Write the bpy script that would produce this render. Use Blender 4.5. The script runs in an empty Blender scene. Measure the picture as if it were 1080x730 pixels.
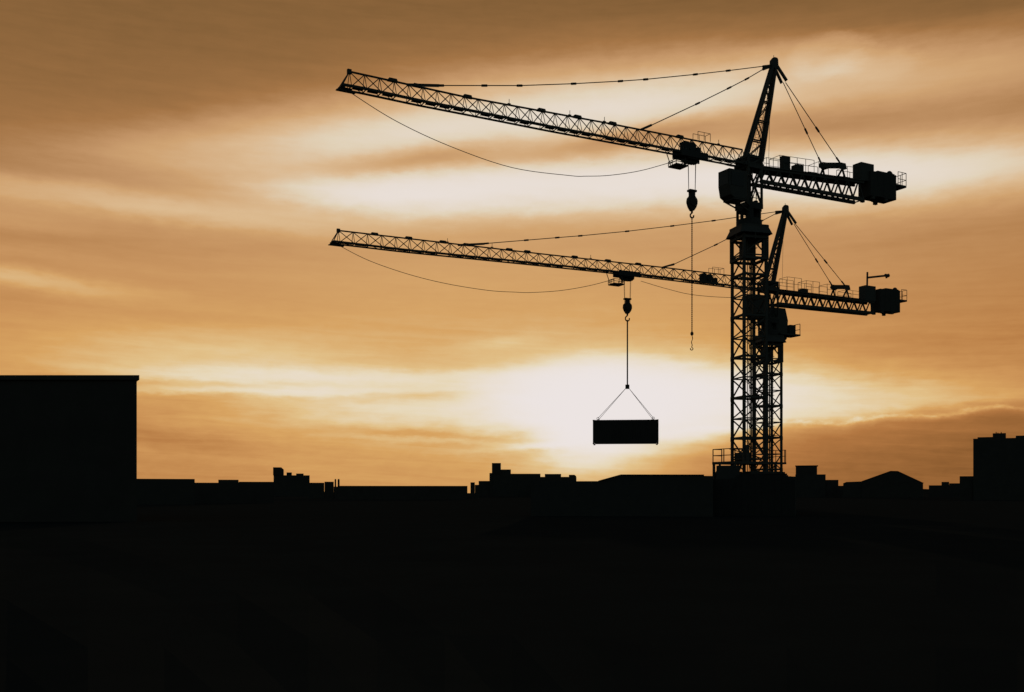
import bpy, math, random
from mathutils import Vector
random.seed(7)
S = bpy.context.scene
COL = S.collection
F, HZ, CH = 1080.0, 520.0, 1.7      # focal length and horizon in photo pixels, camera height (m)
SUN_AZ, SUN_EL = 4.5, 4.0
# ------------------------------------------------------------- helpers
class MB:
    """collects bars, boxes and solids; build() links them as one mesh object"""
    def __init__(self): self.v = []; self.f = []
    def bar(self, p, q, w, h=None, n=4):
        p, q = Vector(p), Vector(q); d = q-p
        if d.length < 1e-6: return self
        d.normalize(); h = h or w
        up = Vector((0,0,1)) if abs(d.z) < .95 else Vector((0,1,0))
        a = d.cross(up).normalized(); b = a.cross(d).normalized()
        k = len(self.v)
        if n == 4: ring = [(-w/2,-h/2),(w/2,-h/2),(w/2,h/2),(-w/2,h/2)]
        else: ring = [(w/2*math.cos(2*math.pi*i/n), h/2*math.sin(2*math.pi*i/n)) for i in range(n)]
        for e in (p, q):
            for (i, j) in ring: self.v.append(tuple(e+a*i+b*j))
        m = len(ring)
        for i in range(m): self.f.append((k+i, k+(i+1)%m, k+m+(i+1)%m, k+m+i))
        self.f.append(tuple(k+i for i in reversed(range(m)))); self.f.append(tuple(k+m+i for i in range(m)))
        return self
    def path(self, pts, w, n=5):
        for p, q in zip(pts, pts[1:]): self.bar(p, q, w, n=n)
        return self
    def box(self, x0, x1, y0, y1, z0, z1):
        k = len(self.v)
        self.v += [(x,y,z) for z in (z0,z1) for (x,y) in ((x0,y0),(x1,y0),(x1,y1),(x0,y1))]
        self.f += [tuple(k+i for i in q) for q in ((3,2,1,0),(4,5,6,7),(0,1,5,4),(1,2,6,5),(2,3,7,6),(3,0,4,7))]
        return self
    def prism(self, pts, axis, a, b):
        """polygon pts extruded along axis ('x','y','z') from a to b"""
        def mk(p, t): return {'y': (p[0], t, p[1]), 'z': (p[0], p[1], t), 'x': (t, p[0], p[1])}[axis]
        k = len(self.v); m = len(pts)
        self.v += [mk(p, a) for p in pts]+[mk(p, b) for p in pts]
        self.f += [tuple(range(k+m-1, k-1, -1)), tuple(range(k+m, k+2*m))]
        for i in range(m): self.f.append((k+i, k+(i+1)%m, k+m+(i+1)%m, k+m+i))
        return self
    def lathe(self, c, prof, n=12):
        """profile [(radius, z)] turned about the vertical through c"""
        k = len(self.v); c = Vector(c)
        for (r, z) in prof:
            for i in range(n):
                t = 2*math.pi*i/n; self.v.append((c.x+r*math.cos(t), c.y+r*math.sin(t), c.z+z))
        for j in range(len(prof)-1):
            for i in range(n):
                self.f.append((k+j*n+i, k+j*n+(i+1)%n, k+(j+1)*n+(i+1)%n, k+(j+1)*n+i))
        self.f.append(tuple(k+i for i in reversed(range(n)))); self.f.append(tuple(k+(len(prof)-1)*n+i for i in range(n)))
        return self
    def disc(self, c, r, y0, y1, n=16):
        """a wheel with its axle along local y"""
        pts = [(c[0]+r*math.cos(2*math.pi*i/n), c[2]+r*math.sin(2*math.pi*i/n)) for i in range(n)]
        return self.prism(pts, 'y', c[1]+y0, c[1]+y1)
    def build(self, name, m, parent=None, bevel=0):
        me = bpy.data.meshes.new(name); me.from_pydata(self.v, [], self.f); me.update()
        import bmesh
        bm = bmesh.new(); bm.from_mesh(me); bmesh.ops.recalc_face_normals(bm, faces=bm.faces); bm.to_mesh(me); bm.free()
        me.materials.append(m)
        o = bpy.data.objects.new(name, me); COL.objects.link(o); o.parent = parent
        if bevel:
            b = o.modifiers.new('bevel', 'BEVEL'); b.width = bevel; b.segments = 2; b.limit_method = 'ANGLE'
        return o

def build_split(mb, name, m, parent):
    """one object per separate piece of mb"""
    par = list(range(len(mb.v)))
    def find(i):
        while par[i] != i: par[i] = par[par[i]]; i = par[i]
        return i
    for f in mb.f:
        for a in f[1:]: par[find(a)] = find(f[0])
    isl = {}
    for i in range(len(mb.v)): isl.setdefault(find(i), []).append(i)
    bb = {k: [(min(mb.v[i][c] for i in q), max(mb.v[i][c] for i in q)) for c in range(3)] for k, q in isl.items()}
    keys = list(isl); grp = {k: k for k in keys}
    def gf(k):
        while grp[k] != k: k = grp[k]
        return k
    for i, a in enumerate(keys):
        for b in keys[i+1:]:
            gap = math.sqrt(sum(max(0, bb[a][c][0]-bb[b][c][1], bb[b][c][0]-bb[a][c][1])**2 for c in range(3)))
            if gap <= max(.02, .5*max(hi-lo for q in (a, b) for lo, hi in bb[q])): grp[gf(a)] = gf(b)
    out = []
    for g in sorted({gf(k) for k in keys}):
        n = MB(); idx = {}
        for k in keys:
            if gf(k) == g:
                for i in isl[k]: idx[i] = len(n.v); n.v.append(mb.v[i])
        n.f = [tuple(idx[i] for i in f) for f in mb.f if f[0] in idx]
        out.append(n.build(name, m, parent))
    return out

def tag(o, label=None, cat=None, group=None, kind=None):
    if label: o['label'] = label
    if cat: o['category'] = cat
    if group: o['group'] = group
    if kind: o['kind'] = kind
    return o
def thing(name, fr, label, cat, group=None):
    o = bpy.data.objects.new(name, None); COL.objects.link(o)
    o.location = (fr.X0, fr.D, 0); o.rotation_euler = (0, 0, fr.rz); o.empty_display_size = .5
    return tag(o, label, cat, group)
def dup(o, parent, dx=0, dy=0, dz=0):
    c = o.copy(); COL.objects.link(c); c.parent = parent
    c.location = (o.location[0]+dx, o.location[1]+dy, o.location[2]+dz); return c

class Frame:
    """a thing's own axes: foot at depth D under photo column px, turned by rz; at() reads a local point off the photo"""
    def __init__(self, px, D, rz):
        self.X0, self.D, self.rz = (px-540)/F*D, D, rz
        self.ex = (math.cos(rz), math.sin(rz)); self.ey = (-math.sin(rz), math.cos(rz))
    def at(self, px, py, y=0.0):
        a = px-540; X = self.X0+y*self.ey[0]; Y = self.D+y*self.ey[1]
        t = (a*Y-F*X)/(F*self.ex[0]-a*self.ex[1])
        return Vector((t, y, CH+(HZ-py)/F*(Y+t*self.ex[1])))
    def depth(self, t, y=0): return self.D+t*self.ex[1]+y*self.ey[1]

# ----------------------------------------------------------- materials
def mat(name, c, c2=None, rough=.8, scale=3.0, metal=0.0, spec=.15, bump=0.0, stretch=(1,1,1)):
    m = bpy.data.materials.new(name); m.use_nodes = True; nt = m.node_tree; N = nt.nodes; L = nt.links
    p = N['Principled BSDF']; p.inputs['Roughness'].default_value = rough; p.inputs['Metallic'].default_value = metal
    p.inputs['Specular IOR Level'].default_value = spec
    tc = N.new('ShaderNodeTexCoord'); mp = N.new('ShaderNodeMapping'); mp.inputs['Scale'].default_value = stretch
    L.new(tc.outputs['Object'], mp.inputs[0])
    n = N.new('ShaderNodeTexNoise'); n.inputs['Scale'].default_value = scale; n.inputs['Detail'].default_value = 6
    n.inputs['Roughness'].default_value = .65; L.new(mp.outputs[0], n.inputs['Vector'])
    r = N.new('ShaderNodeValToRGB'); r.color_ramp.elements[0].position = .35; r.color_ramp.elements[1].position = .7
    r.color_ramp.elements[0].color = (*c, 1); r.color_ramp.elements[1].color = (*(c2 or tuple(v*.6 for v in c)), 1)
    L.new(n.outputs['Fac'], r.inputs[0]); L.new(r.outputs[0], p.inputs['Base Color'])
    if bump:
        b = N.new('ShaderNodeBump'); b.inputs['Strength'].default_value = bump; b.inputs['Distance'].default_value = .05
        L.new(n.outputs['Fac'], b.inputs['Height']); L.new(b.outputs[0], p.inputs['Normal'])
    return m
STEEL  = mat('crane paint', (.05,.048,.044), (.042,.04,.037), .75, 2.0)
DARK   = mat('greasy dark steel', (.034,.034,.033), (.03,.03,.03), .8, 4.0)
ROPE   = mat('wire rope', (.02,.02,.02), (.013,.013,.013), .9, 8.0)
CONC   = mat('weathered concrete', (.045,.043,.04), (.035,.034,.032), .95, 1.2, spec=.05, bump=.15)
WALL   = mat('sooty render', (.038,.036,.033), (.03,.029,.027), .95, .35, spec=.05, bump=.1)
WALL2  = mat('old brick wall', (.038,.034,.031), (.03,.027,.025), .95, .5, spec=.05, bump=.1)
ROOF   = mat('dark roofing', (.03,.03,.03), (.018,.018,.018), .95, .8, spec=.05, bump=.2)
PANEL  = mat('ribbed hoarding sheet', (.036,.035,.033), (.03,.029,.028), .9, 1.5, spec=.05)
CORTEN = mat('container paint', (.03,.027,.026), (.025,.022,.021), .8, 1.4)
GLASS  = mat('dark glass', (.012,.013,.014), (.01,.011,.012), .35, 1.0, spec=.2)
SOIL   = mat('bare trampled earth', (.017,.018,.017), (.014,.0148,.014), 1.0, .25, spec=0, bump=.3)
HILL   = mat('far scrub', (.022,.023,.02), (.012,.013,.011), 1.0, .01, spec=0)
# ------------------------------------------------------- tower cranes
def lerp(pts, x):
    for (x0, y0), (x1, y1) in zip(pts, pts[1:]):
        if x <= x1 or (x1, y1) == pts[-1]: return y0+(y1-y0)*(x-x0)/(x1-x0)

def knot(mb, p, d, l, w):
    mb.bar(p-d*l/2, p+d*l/2, w, w, 6)

def pendant(fr, root, pts, knots, y=0.0, w=.075):
    """one run of tie bars through photo points, with its link plates"""
    P = [fr.at(px, py, y) for px, py in pts]
    m = MB().path(P, w, 5)
    xs = [p[0] for p in pts]
    for kx in knots:
        for i in range(len(pts)-1):
            a, b = pts[i], pts[i+1]
            if min(a[0],b[0]) <= kx <= max(a[0],b[0]):
                f = (kx-a[0])/(b[0]-a[0]); p = P[i]+(P[i+1]-P[i])*f
                knot(m, p, (P[i+1]-P[i]).normalized(), .42, .17); break
    return m.build('pendant_bar', STEEL, root)

def railing(mb, pts, h=1.1, step=1.2, w=.035, mid=True):
    for a, b in zip(pts, pts[1:]):
        a, b = Vector(a), Vector(b); n = max(1, round((b-a).length/step))
        for i in range(n+1):
            p = a+(b-a)*i/n; mb.bar(p, p+Vector((0,0,h)), w, n=4)
        for z in ((h, h*.5) if mid else (h,)): mb.bar(a+Vector((0,0,z)), b+Vector((0,0,z)), w, n=4)

def sag(fr, pts, y=0.0, n=6):
    """smooth (Catmull-Rom) polyline through photo points"""
    P = [fr.at(px, py, y) for px, py in pts]; out = []
    Q = [P[0]*2-P[1]]+P+[P[-1]*2-P[-2]]
    for i in range(1, len(Q)-2):
        for k in range(n):
            t = k/n; a, b, c, d = Q[i-1], Q[i], Q[i+1], Q[i+2]
            out.append(.5*((2*b)+(c-a)*t+(2*a-5*b+4*c-d)*t*t+(3*b-a-3*c+d)*t**3))
    return out+[P[-1]]

def crane(K):
    fr = K['frame']; at = fr.at
    s = fr.D/F
    root = thing('tower_crane', fr, K['label'], 'crane', 'tower cranes')
    zj = CH+(HZ-K['jib_py'])*s                      # underside of the jib at the mast
    # ---- mast: square lattice sections, each a part
    h, lw, sec = .97, .2, 3.24
    ztop = zj-5.45
    m = MB()
    for sx in (-h, h):
        for sy in (-h, h): m.bar((sx,sy,0), (sx,sy,sec), lw)
    for zz, ww in ((0.06, .17), (sec/2, .1)):
        for a, b in (((-h,-h),(h,-h)), ((h,-h),(h,h)), ((h,h),(-h,h)), ((-h,h),(-h,-h))): m.bar((*a,zz), (*b,zz), ww)
    for k in range(2):
        z0, z1 = k*sec/2+.05, (k+1)*sec/2-.05
        for i, (a, b) in enumerate((((-h,-h),(h,-h)), ((h,-h),(h,h)), ((h,h),(-h,h)), ((-h,h),(-h,-h)))):
            if (k+(i//2)) % 2: a, b = b, a
            m.bar((*a,z0), (*b,z1), .09)
    for sx in (-h, h):                               # bolted joint plates
        for sy in (-h, h): m.box(sx-.115, sx+.115, sy-.115, sy+.115, -.18, .18)
    first = m.build('mast_section', STEEL, root)
    n = int(ztop//sec)+1
    z0 = ztop-n*sec
    first.location = (0,0,z0); turn = math.radians(-13.0)      # the mast stands a little turned from the jib
    first.rotation_euler.z = turn
    for i in range(1, n): dup(first, root, dz=i*sec)
    # ladder with its stringers and rest platforms up the inside of the mast
    m = MB()
    for y in (-.2, .2): m.bar((-.12,y,0), (-.12,y,ztop), .035)
    for i in range(int(ztop/.6)): m.bar((-.12,-.2,.3+i*.6), (-.12,.2,.3+i*.6), .03)
    for i in range(1, int(ztop/sec)):
        z = z0+i*sec+.25
        if i % 2 and z > 1: m.box(-.75,-.1,-.8,.8,z,z+.04)
    for i in range(int(ztop/1.6)):
        z = .4+i*1.6
        m.bar((-.3,.3,z),(.3,-.3,z+.8),.04); m.bar((.3,.3,z+.8),(-.3,-.3,z),.04)
    m.bar((-.5,-.6,0),(-.5,-.6,ztop),.09); m.bar((.45,.55,0),(.45,.55,ztop),.05)
    for i in range(int(ztop/.8)):
        for y in (-.32, .32): m.bar((-.12,y*.6,.5+i*.8),(-.55,y,.5+i*.8),.035)
        m.bar((-.55,-.32,.5+i*.8),(-.55,.32,.5+i*.8),.035)
    m.build('ladder', STEEL, root).rotation_euler.z = turn
    # ---- base: ballast, work platform
    m = MB()
    m.box(-2.6,2.6,-.3,.3,.35,.8); m.box(-.3,.3,-2.6,2.6,.3,.75)
    m.build('base_frame', STEEL, root).rotation_euler.z = turn
    for i, (bx, by) in enumerate(((1.9,0),(-1.9,0),(0,1.9),(0,-1.9))):
        b = MB()
        for k in range(3): b.box(bx-(.62 if by==0 else 1.25), bx+(.62 if by==0 else 1.25), by-(1.25 if by==0 else .62), by+(1.25 if by==0 else .62), .82+k*.86, .82+k*.86+.84)
        b.build('ballast_block', CONC, root, .03).rotation_euler.z = turn
    for d in K['decks']: d(fr, root)
    # ---- climbing collar and slewing ring
    zc = ztop
    m = MB()
    a, b = 1.28, 1.5
    ring = [(a,1.5),(1.5,a),(1.5,-a),(a,-1.5),(-a,-1.5),(-1.5,-a),(-1.5,a),(-a,1.5)]
    m.prism([(x*.8,y*.8) for x,y in ring], 'z', zc+.52, zc+.74)
    k = len(m.v)
    m.v += [(x*.95,y*.95,zc+.02) for x,y in ring]+[(x*.8,y*.8,zc+.56) for x,y in ring]
    m.f += [tuple(k+i for i in range(8)), tuple(k+8+i for i in reversed(range(8)))]
    for i in range(8): m.f.append((k+i, k+(i+1)%8, k+8+(i+1)%8, k+8+i))
    for sx, sy in ((1.36,.4),(-1.36,-.9),(.2,1.36)): m.bar((sx,sy,zc+.15),(sx,sy,zc-.5),.06)
    m.build('slewing_collar', STEEL, root).rotation_euler.z = turn
    m = MB()                                         # telescoping cage under the collar
    for z in (zc-.25, zc-1.9):
        for sx in (-1.06,1.06): m.bar((sx,-1.06,z),(sx,1.06,z),.2); m.bar((-1.06,sx,z),(1.06,sx,z),.2)
    for sx in (-1.06,1.06):
        for sy in (-1.06,1.06): m.bar((sx,sy,zc+.05),(sx,sy,zc-2.0),.12)
    m.box(-.55,.5,-.7,.1,zc-1.7,zc-.3); m.bar((-.8,.9,zc-1.8),(-.8,.9,zc),.26)
    m.build('climbing_cage', STEEL, root).rotation_euler.z = turn
    m = MB()
    m.lathe((0,0,zc+.74), [(.98,0),(1.02,.1),(1.02,.5),(.92,.58)], 24)
    m.box(-.78,.78,-.78,.78,zc+2.15,zc+2.5)
    m.lathe((0,0,zc+1.95), [(.9,0),(1.0,.05),(1.0,.2)], 20)
    for i in range(7):
        t = 2*math.pi*i/7+.2; m.bar((math.cos(t)*.9,math.sin(t)*.9,zc+1.3),(math.cos(t)*.9,math.sin(t)*.9,zc+2.1),.16)
    for tx, ty in ((.5,.6),(-.6,.1)):
        m.lathe((tx,ty,zc+1.25), [(.27,0),(.27,.8),(.2,.85),(.2,1.65),(.1,1.7)], 12)
    m.box(-.2,.2,-.2,.2,zc+1.3,zc+2.06)
    m.build('slewing_ring', DARK, root)
    # ---- lattice head between the ring and the jib
    zh0, zh1 = zc+2.5, zj+.85
    m = MB(); g = .68
    for sx in (-g, g):
        for sy in (-g, g): m.bar((sx*1.05,sy,zh0), (sx,sy,zh1), .15)
    for z in (zh0+.06, zj-.05, zh1-.1):
        for a, b in (((-g,-g),(g,-g)), ((g,-g),(g,g)), ((g,g),(-g,g)), ((-g,g),(-g,-g))): m.bar((*a,z),(*b,z),.2 if z > zh0+.1 else .12)
    zm = zj-.05
    for a, b in (((-g,-g),(g,-g)), ((g,-g),(g,g)), ((g,g),(-g,g)), ((-g,g),(-g,-g))):
        m.bar((*a,zh0),(*b,zm),.13); m.bar((*a,zm),(*b,zh1-.1),.13)
        m.bar((*b,zh0),(*a,zm),.06)
    m.bar((-.3,.5,zh0),(-.3,.5,zm),.05); m.bar((.1,.5,zh0),(.1,.5,zm),.05)
    for z in (.45,.9): m.bar((-g,g,zh0+z),(g,g,zh0+z),.04)
    m.box(-.95,.95,-.7,.7,zj+.02,zj+.3)              # root beam the two jibs pin to
    m.box(-1.1,.75,-.16,.16,zj+.5,zj+.9)
    m.build('tower_head', STEEL, root)
    # ---- operator cab, hung on the near side of the head toward the jib
    zt = zj-.95
    c = MB()
    c.prism([(1.72,zt-2.2),(3.0,zt-2.2),(3.38,zt-2.0),(3.54,zt-1.2),(3.54,zt),(1.72,zt)], 'y', .42, 1.72)
    cab = c.build('operator_cab', STEEL, root, .03)
    w = MB(); w.box(3.543,3.56,.55,1.6,zt-1.15,zt-.15)
    w.build('window', GLASS, cab)
    w = MB(); w.box(2.1,3.35,1.723,1.745,zt-1.25,zt-.2)
    w.build('window', GLASS, cab)
    br = MB()
    for y in (.55,1.6): br.bar((3.1,y,zt-2.24),(.75,y*.5,zt-2.75),.09); br.bar((1.9,y,zt-2.22),(.72,y*.5,zt-2.25),.12); br.bar((1.95,y,zt-.1),(.7,y*.5,zt+.1),.12)
    br.box(1.8,3.05,.45,1.7,zt-2.3,zt-2.203)
    build_split(br, 'cab_bracket', STEEL, root)
    # ---- raked head tower that carries the tie bars
    A = K['apex']; top = at(A[0], A[1])
    f0, f1 = at(*K['apex_foot'][0]), at(*K['apex_foot'][1])
    legs = []
    for y in (-1, 1):
        legs.append((Vector((f0.x,y*.2,zj+.7)), Vector((top.x+.14,y*.1,top.z-.35))))
        legs.append((Vector((f1.x,y*.2,zj+.7)), Vector((top.x-.14,y*.1,top.z-.35))))
    m = MB()
    for a, b in legs: m.bar(a, b, .19)
    N = 5
    for i in range(1, N):
        f = i/N; q = [a+(b-a)*f for a, b in legs]; q2 = [a+(b-a)*(i-1)/N for a, b in legs]
        for u, v in ((0,1),(2,3)):
            m.bar(q[u],q[v],.09)
            m.bar(q2[u] if i % 2 else q2[v], q[v] if i % 2 else q[u], .07)
    hd = m.build('apex_tower', STEEL, root)
    m = MB()                                         # ladder and safety hoops inside it
    mid0 = (legs[0][0]+legs[1][0]+legs[2][0]+legs[3][0])/4; mid1 = (legs[0][1]+legs[1][1]+legs[2][1]+legs[3][1])/4
    for o in ((-.2,-.15),(.2,-.15),(-.1,.25),(.1,.25),(0,.3)):
        m.bar(mid0+Vector((*o,0)), mid0+(mid1-mid0)*.9+Vector((o[0]*.5,o[1]*.5,0)), .022)
    for i in range(26):
        p = mid0+(mid1-mid0)*(i/29)
        m.bar(p+Vector((-.17,-.15,0)),p+Vector((.17,-.15,0)),.022)
    m.build('caged_ladder', STEEL, hd)
    m = MB()                                         # sheave cap and lug plates
    m.prism([(top.x-.3,top.z-.75),(top.x+.34,top.z-.75),(top.x+.3,top.z-.1),(top.x+.1,top.z+.12),(top.x-.16,top.z+.12),(top.x-.26,top.z)], 'y', -.2, .2)
    m.disc((top.x, 0, top.z-.08), .26, -.08, .08)
    lf = [at(*p) for p in K['lug_front']]; lb = at(*K['lug_back'])
    for p in lf: m.bar(Vector((top.x+.1,0,top.z-.5)), p, .12, .2)
    for y in (-.28,.28): m.bar(Vector((top.x-.1,y*.5,top.z-.45)), Vector((lb.x,y,lb.z)),   .14, .22)
    m.bar((top.x+.05,0,top.z),(top.x+.05,0,top.z+.35),.03)
    m.build('apex_cap', STEEL, hd)
    m = MB(); q = at(*K['signal_wire'][0]); q2 = at(*K['signal_wire'][1]); m.bar(q, q2, .03, n=5)
    m.build('hoist_line', ROPE, root)
    # ---- jib: triangular lattice, one top chord, two bottom chords
    TC, BC = K['top_chord'], K['bottom_chord']
    w = K['half']
    zt_ = [(at(px,py).x, at(px,py).z) for px, py in TC][::-1]      # (x, z) from mast outward
    zb_ = [(at(px,py).x, at(px,py).z) for px, py in BC][::-1]
    xt = zt_[-1][0]; xb = zb_[-1][0]; x0 = .7
    ztop_ = lambda x: lerp(zt_, x); zbot_ = lambda x: lerp(zb_, x)
    m = MB(); p = K['pitch']; nn = int((xt-x0)/p); p = (xt-x0)/nn
    T = [Vector((x0+i*p, 0, ztop_(x0+i*p))) for i in range(nn+1)]
    B = {y: [Vector((x0+i*p, y*w, zbot_(x0+i*p))) for i in range(nn+1)]+[Vector((xb, y*w, zbot_(xb)))] for y in (-1,1)}
    m.path(T, .1, 4)
    db = K['diag']
    m.path(B[-1], .11, 4); m.path(B[1], .15, 4)
    for i in range(nn+1):
        for y in (-1, 1): m.bar(T[i], B[y][i], db*.7)
        if i < nn:
            m.bar(T[i], B[1][i+1], db); m.bar(B[1][i], T[i+1], db)
        m.bar(B[-1][i], B[1][i], db*1.1)
        if i < nn and i % 2: m.bar(B[-1][i], B[1][i+1], db*.6)
    for y in (-1, 1): m.bar(T[-1], B[y][-1], .055)
    m.bar(B[-1][-1], B[1][-1], .1)
    jib = m.build('jib', STEEL, root)
    m = MB()                                         # plank walkway along the bottom chords, in short lengths
    for i in range(nn):
        if i % 5 != 3: m.box(T[i].x+.16, T[i+1].x-.16, -w*.1, w*.75, (B[1][i].z+B[1][i+1].z)/2-.02, (B[1][i].z+B[1][i+1].z)/2+.02)
    build_split(m, 'walkway', STEEL, jib)
    for px in K['joints']:
        x = at(px, 100).x; z = ztop_(x)
        m = MB(); m.prism([(x-.36,z-.05),(x+.36,z-.05),(x+.26,z+.16),(x-.26,z+.16)], 'y', -.11, .11); m.build('chord_joint', STEEL, jib)
    for px in K['posts']:
        x = at(px, 100).x; z = ztop_(x); m = MB(); m.bar((x,0,z),(x,0,z+.42),.03); m.bar((x-.12,0,z+.1),(x+.12,0,z+.1),.05); m.build('marker_post', STEEL, jib)
    m = MB()                                         # jib head: sheave frame under the tip
    zb = zbot_(xb); m.box(xb-1.0,xb+.28,-.12,.12,zb-.26,zb-.2); m.box(xb-.75,xb-.1,-.12,.12,zb-.2,zb-.02)
    m.disc((xb-.15,0,zb-.06), .16, -.1, .1)
    m.build('jib_tip', STEEL, jib); m = MB()
    m.prism([(xt-.12,ztop_(xt)-.15),(xt+.14,ztop_(xt)-.15),(xt+.14,ztop_(xt)+.14),(xt-.12,ztop_(xt)+.14)], 'y', -.1, .1)
    m.build('chord_cap', STEEL, jib)
    # winch set inside the jib and the guard rail over it
    (u0, v0), (u1, v1) = K['winch']; q0, q1 = at(u0, v0), at(u1, v1)
    xa, xc = sorted((q0.x, q1.x)); zz0 = zbot_((xa+xc)/2)
    m = MB(); m.box(xa,xc,-.36,.36,zz0+.06,zz0+.22)
    m.disc(((xa+xc)/2,0,zz0+.58), .36, -.3, .3); m.box(xc-.5,xc-.05,-.3,.3,zz0+.2,zz0+.92); m.box(xa+.02,xa+.36,-.25,.3,zz0+.2,zz0+.62)
    m.build('jib_winch', DARK, jib)
    (u0, v0), (u1, v1) = K['jib_rail']; xa, xc = sorted((at(u0, v0).x, at(u1, v1).x))
    m = MB()
    for y in (-.3,.3): railing(m, [(xa,y,ztop_(xa)), (xc,y,ztop_(xc))], K['jib_rail_h'], .75, .03, False)
    m.bar((xa,-.3,ztop_(xa)+K['jib_rail_h']),(xa,.3,ztop_(xa)+K['jib_rail_h']),.03)
    m.build('jib_railing', STEEL, jib)
    # ---- tie bars
    pendant(fr, root, K['tie_outer'], K['tie_outer_knots'])
    pendant(fr, root, K['tie_inner'], K['tie_inner_knots'])
    m = MB()
    for a, b in K['tie_lugs']: m.bar(at(*a), at(*b), .13, .17)
    build_split(m, 'tie_lug', STEEL, jib)
    # ---- counter jib
    w2 = .5
    ct = [(at(px,py).x, at(px,py).z) for px, py in K['cj_top']]; cb = [(at(px,py).x, at(px,py).z) for px, py in K['cj_bot']]
    ct = sorted(ct); cb = sorted(cb); zt2 = lambda x: lerp(ct, x); zb2 = lambda x: lerp(cb, x)
    xe = at(*K['cj_end']).x; xs = -.75
    nn = int(abs(xe-xs)/.62); dx = (xe-xs)/nn
    m = MB()
    for y in (-w2, w2):
        m.bar((xs,y,zt2(xs)),(xe,y,zt2(xe)),.16,.26); m.bar((xs,y,zb2(xs)),(xe,y,zb2(xe)),.18,.28)
        for i in range(nn):
            x1, x2 = xs+i*dx, xs+(i+1)*dx
            if i % 2: m.bar((x1,y,zt2(x1)),(x2,y,zb2(x2)),.1)
            else: m.bar((x1,y,zb2(x1)),(x2,y,zt2(x2)),.1)
    for i in range(0, nn+1, 2):
        x1 = xs+i*dx; m.bar((x1,-w2,zb2(x1)),(x1,w2,zb2(x1)),.08)
    cj = m.build('counter_jib', STEEL, root)
    m = MB(); k = len(m.v)
    for x in (xs, xe):
        for y in (-w2-.15, w2+.15):
            for dz in (.06,.16): m.v.append((x,y,zt2(x)+dz))
    m.f += [(0,1,3,2),(4,6,7,5),(0,2,6,4),(1,5,7,3),(0,4,5,1),(2,3,7,6)]
    m.build('deck', STEEL, cj)
    m = MB()
    for (pa, pb, hh, md) in K['cj_rails']:
        xa, xc = at(pa, 180).x, at(pb, 180).x
        for y in (-w2-.1, w2+.1): railing(m, [(xa,y,zt2(xa)+.16),(xc,y,zt2(xc)+.16)], hh, .95, .032, md)
        m.bar((xa,-w2-.1,zt2(xa)+.16+hh),(xa,w2+.1,zt2(xa)+.16+hh),.032)
    build_split(m, 'deck_railing', STEEL, cj)
    for (pa, pb, hh, y0, y1, nm) in K['cj_boxes']:
        xa, xc = sorted((at(pa,180).x, at(pb,180).x)); z = zt2((xa+xc)/2)+.12
        MB().box(xa,xc,y0,y1,z,z+hh).build(nm, STEEL, cj, .02)
    # gantry the back ties pin to
    (ga, gb), gz = K['gantry']; p0, p1 = at(ga, gz, -.75), at(gb, gz, .75)
    m = MB(); zd = zt2(p0.x)+.16
    k = len(m.v)
    zc_ = (p0.z+p1.z)/2
    for y, q in ((-.75,p0),(.75,p1)):
        m.prism([(q.x+.1,q.z),(q.x-.55,q.z),(q.x-.7,q.z-.45),(q.x-.25,q.z-.62),(q.x+.25,q.z-.35)], 'y', y-.06, y+.06)
        m.bar((q.x-.2,y,q.z-.5),(q.x-.55,y,zt2(q.x)),.12); m.bar((q.x-.2,y,q.z-.5),(q.x+.35,y,zt2(q.x)),.12)
    m.bar(p0-Vector((.2,0,.22)), p1-Vector((.2,0,.22)), .34, .42)
    m.build('tie_gantry', STEEL, cj)
    for y, key in ((-.75,'back_far'),(.75,'back_near')):
        pts, kn = K[key]
        P = [at(pts[0][0],pts[0][1],y*.37), at(pts[1][0],pts[1][1],y)]
        m = MB().path(P, .07, 5); f = (kn-pts[0][0])/(pts[1][0]-pts[0][0])
        knot(m, P[0]+(P[1]-P[0])*f, (P[1]-P[0]).normalized(), .5, .17); knot(m, P[1]+(P[0]-P[1])*.04, (P[1]-P[0]).normalized(), .5, .15)
        m.build('pendant_bar', STEEL, root)
    # counterweights: separate slabs hung through the end frame
    (c0, c1), cz0, cz1 = K['cw']
    xa, xc = at(c0, 200, -.7).x, at(c1, 200, .7).x
    zt_c = at((c0+c1)/2, cz0+1, .7).z; zb_c = at((c0+c1)/2, cz1, -.7).z
    nsl = 4; dxx = (xc-xa)/nsl
    for i in range(nsl):
        x1, x2 = sorted((xa+i*dxx, xa+(i+1)*dxx))
        MB().box(x1+.006,x2-.006,-.7,.7,zb_c+.04*(i % 2),zt_c-.05*((i+1) % 2)).build('counterweight', CONC, cj, .025)
    m = MB()
    for f in (.12, .62):
        x = xa+(xc-xa)*f; m.box(x-.17,x+.17,-.68,-.45,zb_c-.22,zb_c+.05); m.box(x-.17,x+.17,.45,.68,zb_c-.22,zb_c+.05)
    build_split(m, 'support_foot', STEEL, cj)
    # hoist winch lying on the counterweights, with its drum and switch box
    m = MB()
    xm = xa+(xc-xa)*.78
    m.disc((xm,0,zt_c-.1), .3, -.6, .55, 20); m.disc((xm,0,zt_c-.1), .4, -.66, -.6, 20); m.disc((xm,0,zt_c-.1), .4, .55, .61, 20)
    m.box(xa+(xc-xa)*.3, xc+.12, -.6, .6, zt_c-.3, zt_c+.1)
    m.build('hoist_winch', DARK, cj)
    # end platform
    (b0, b1), bt, bb = K['basket']; p0, p1 = at(b0, bt, .6), at(b1, bb, .6)
    xl, xr = max(p0.x,p1.x), min(p0.x,p1.x)
    hh = p0.z-p1.z
    m = MB(); m.box(xr,xl+.3,-.55,.75,p1.z-.05,p1.z+.12)
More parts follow.
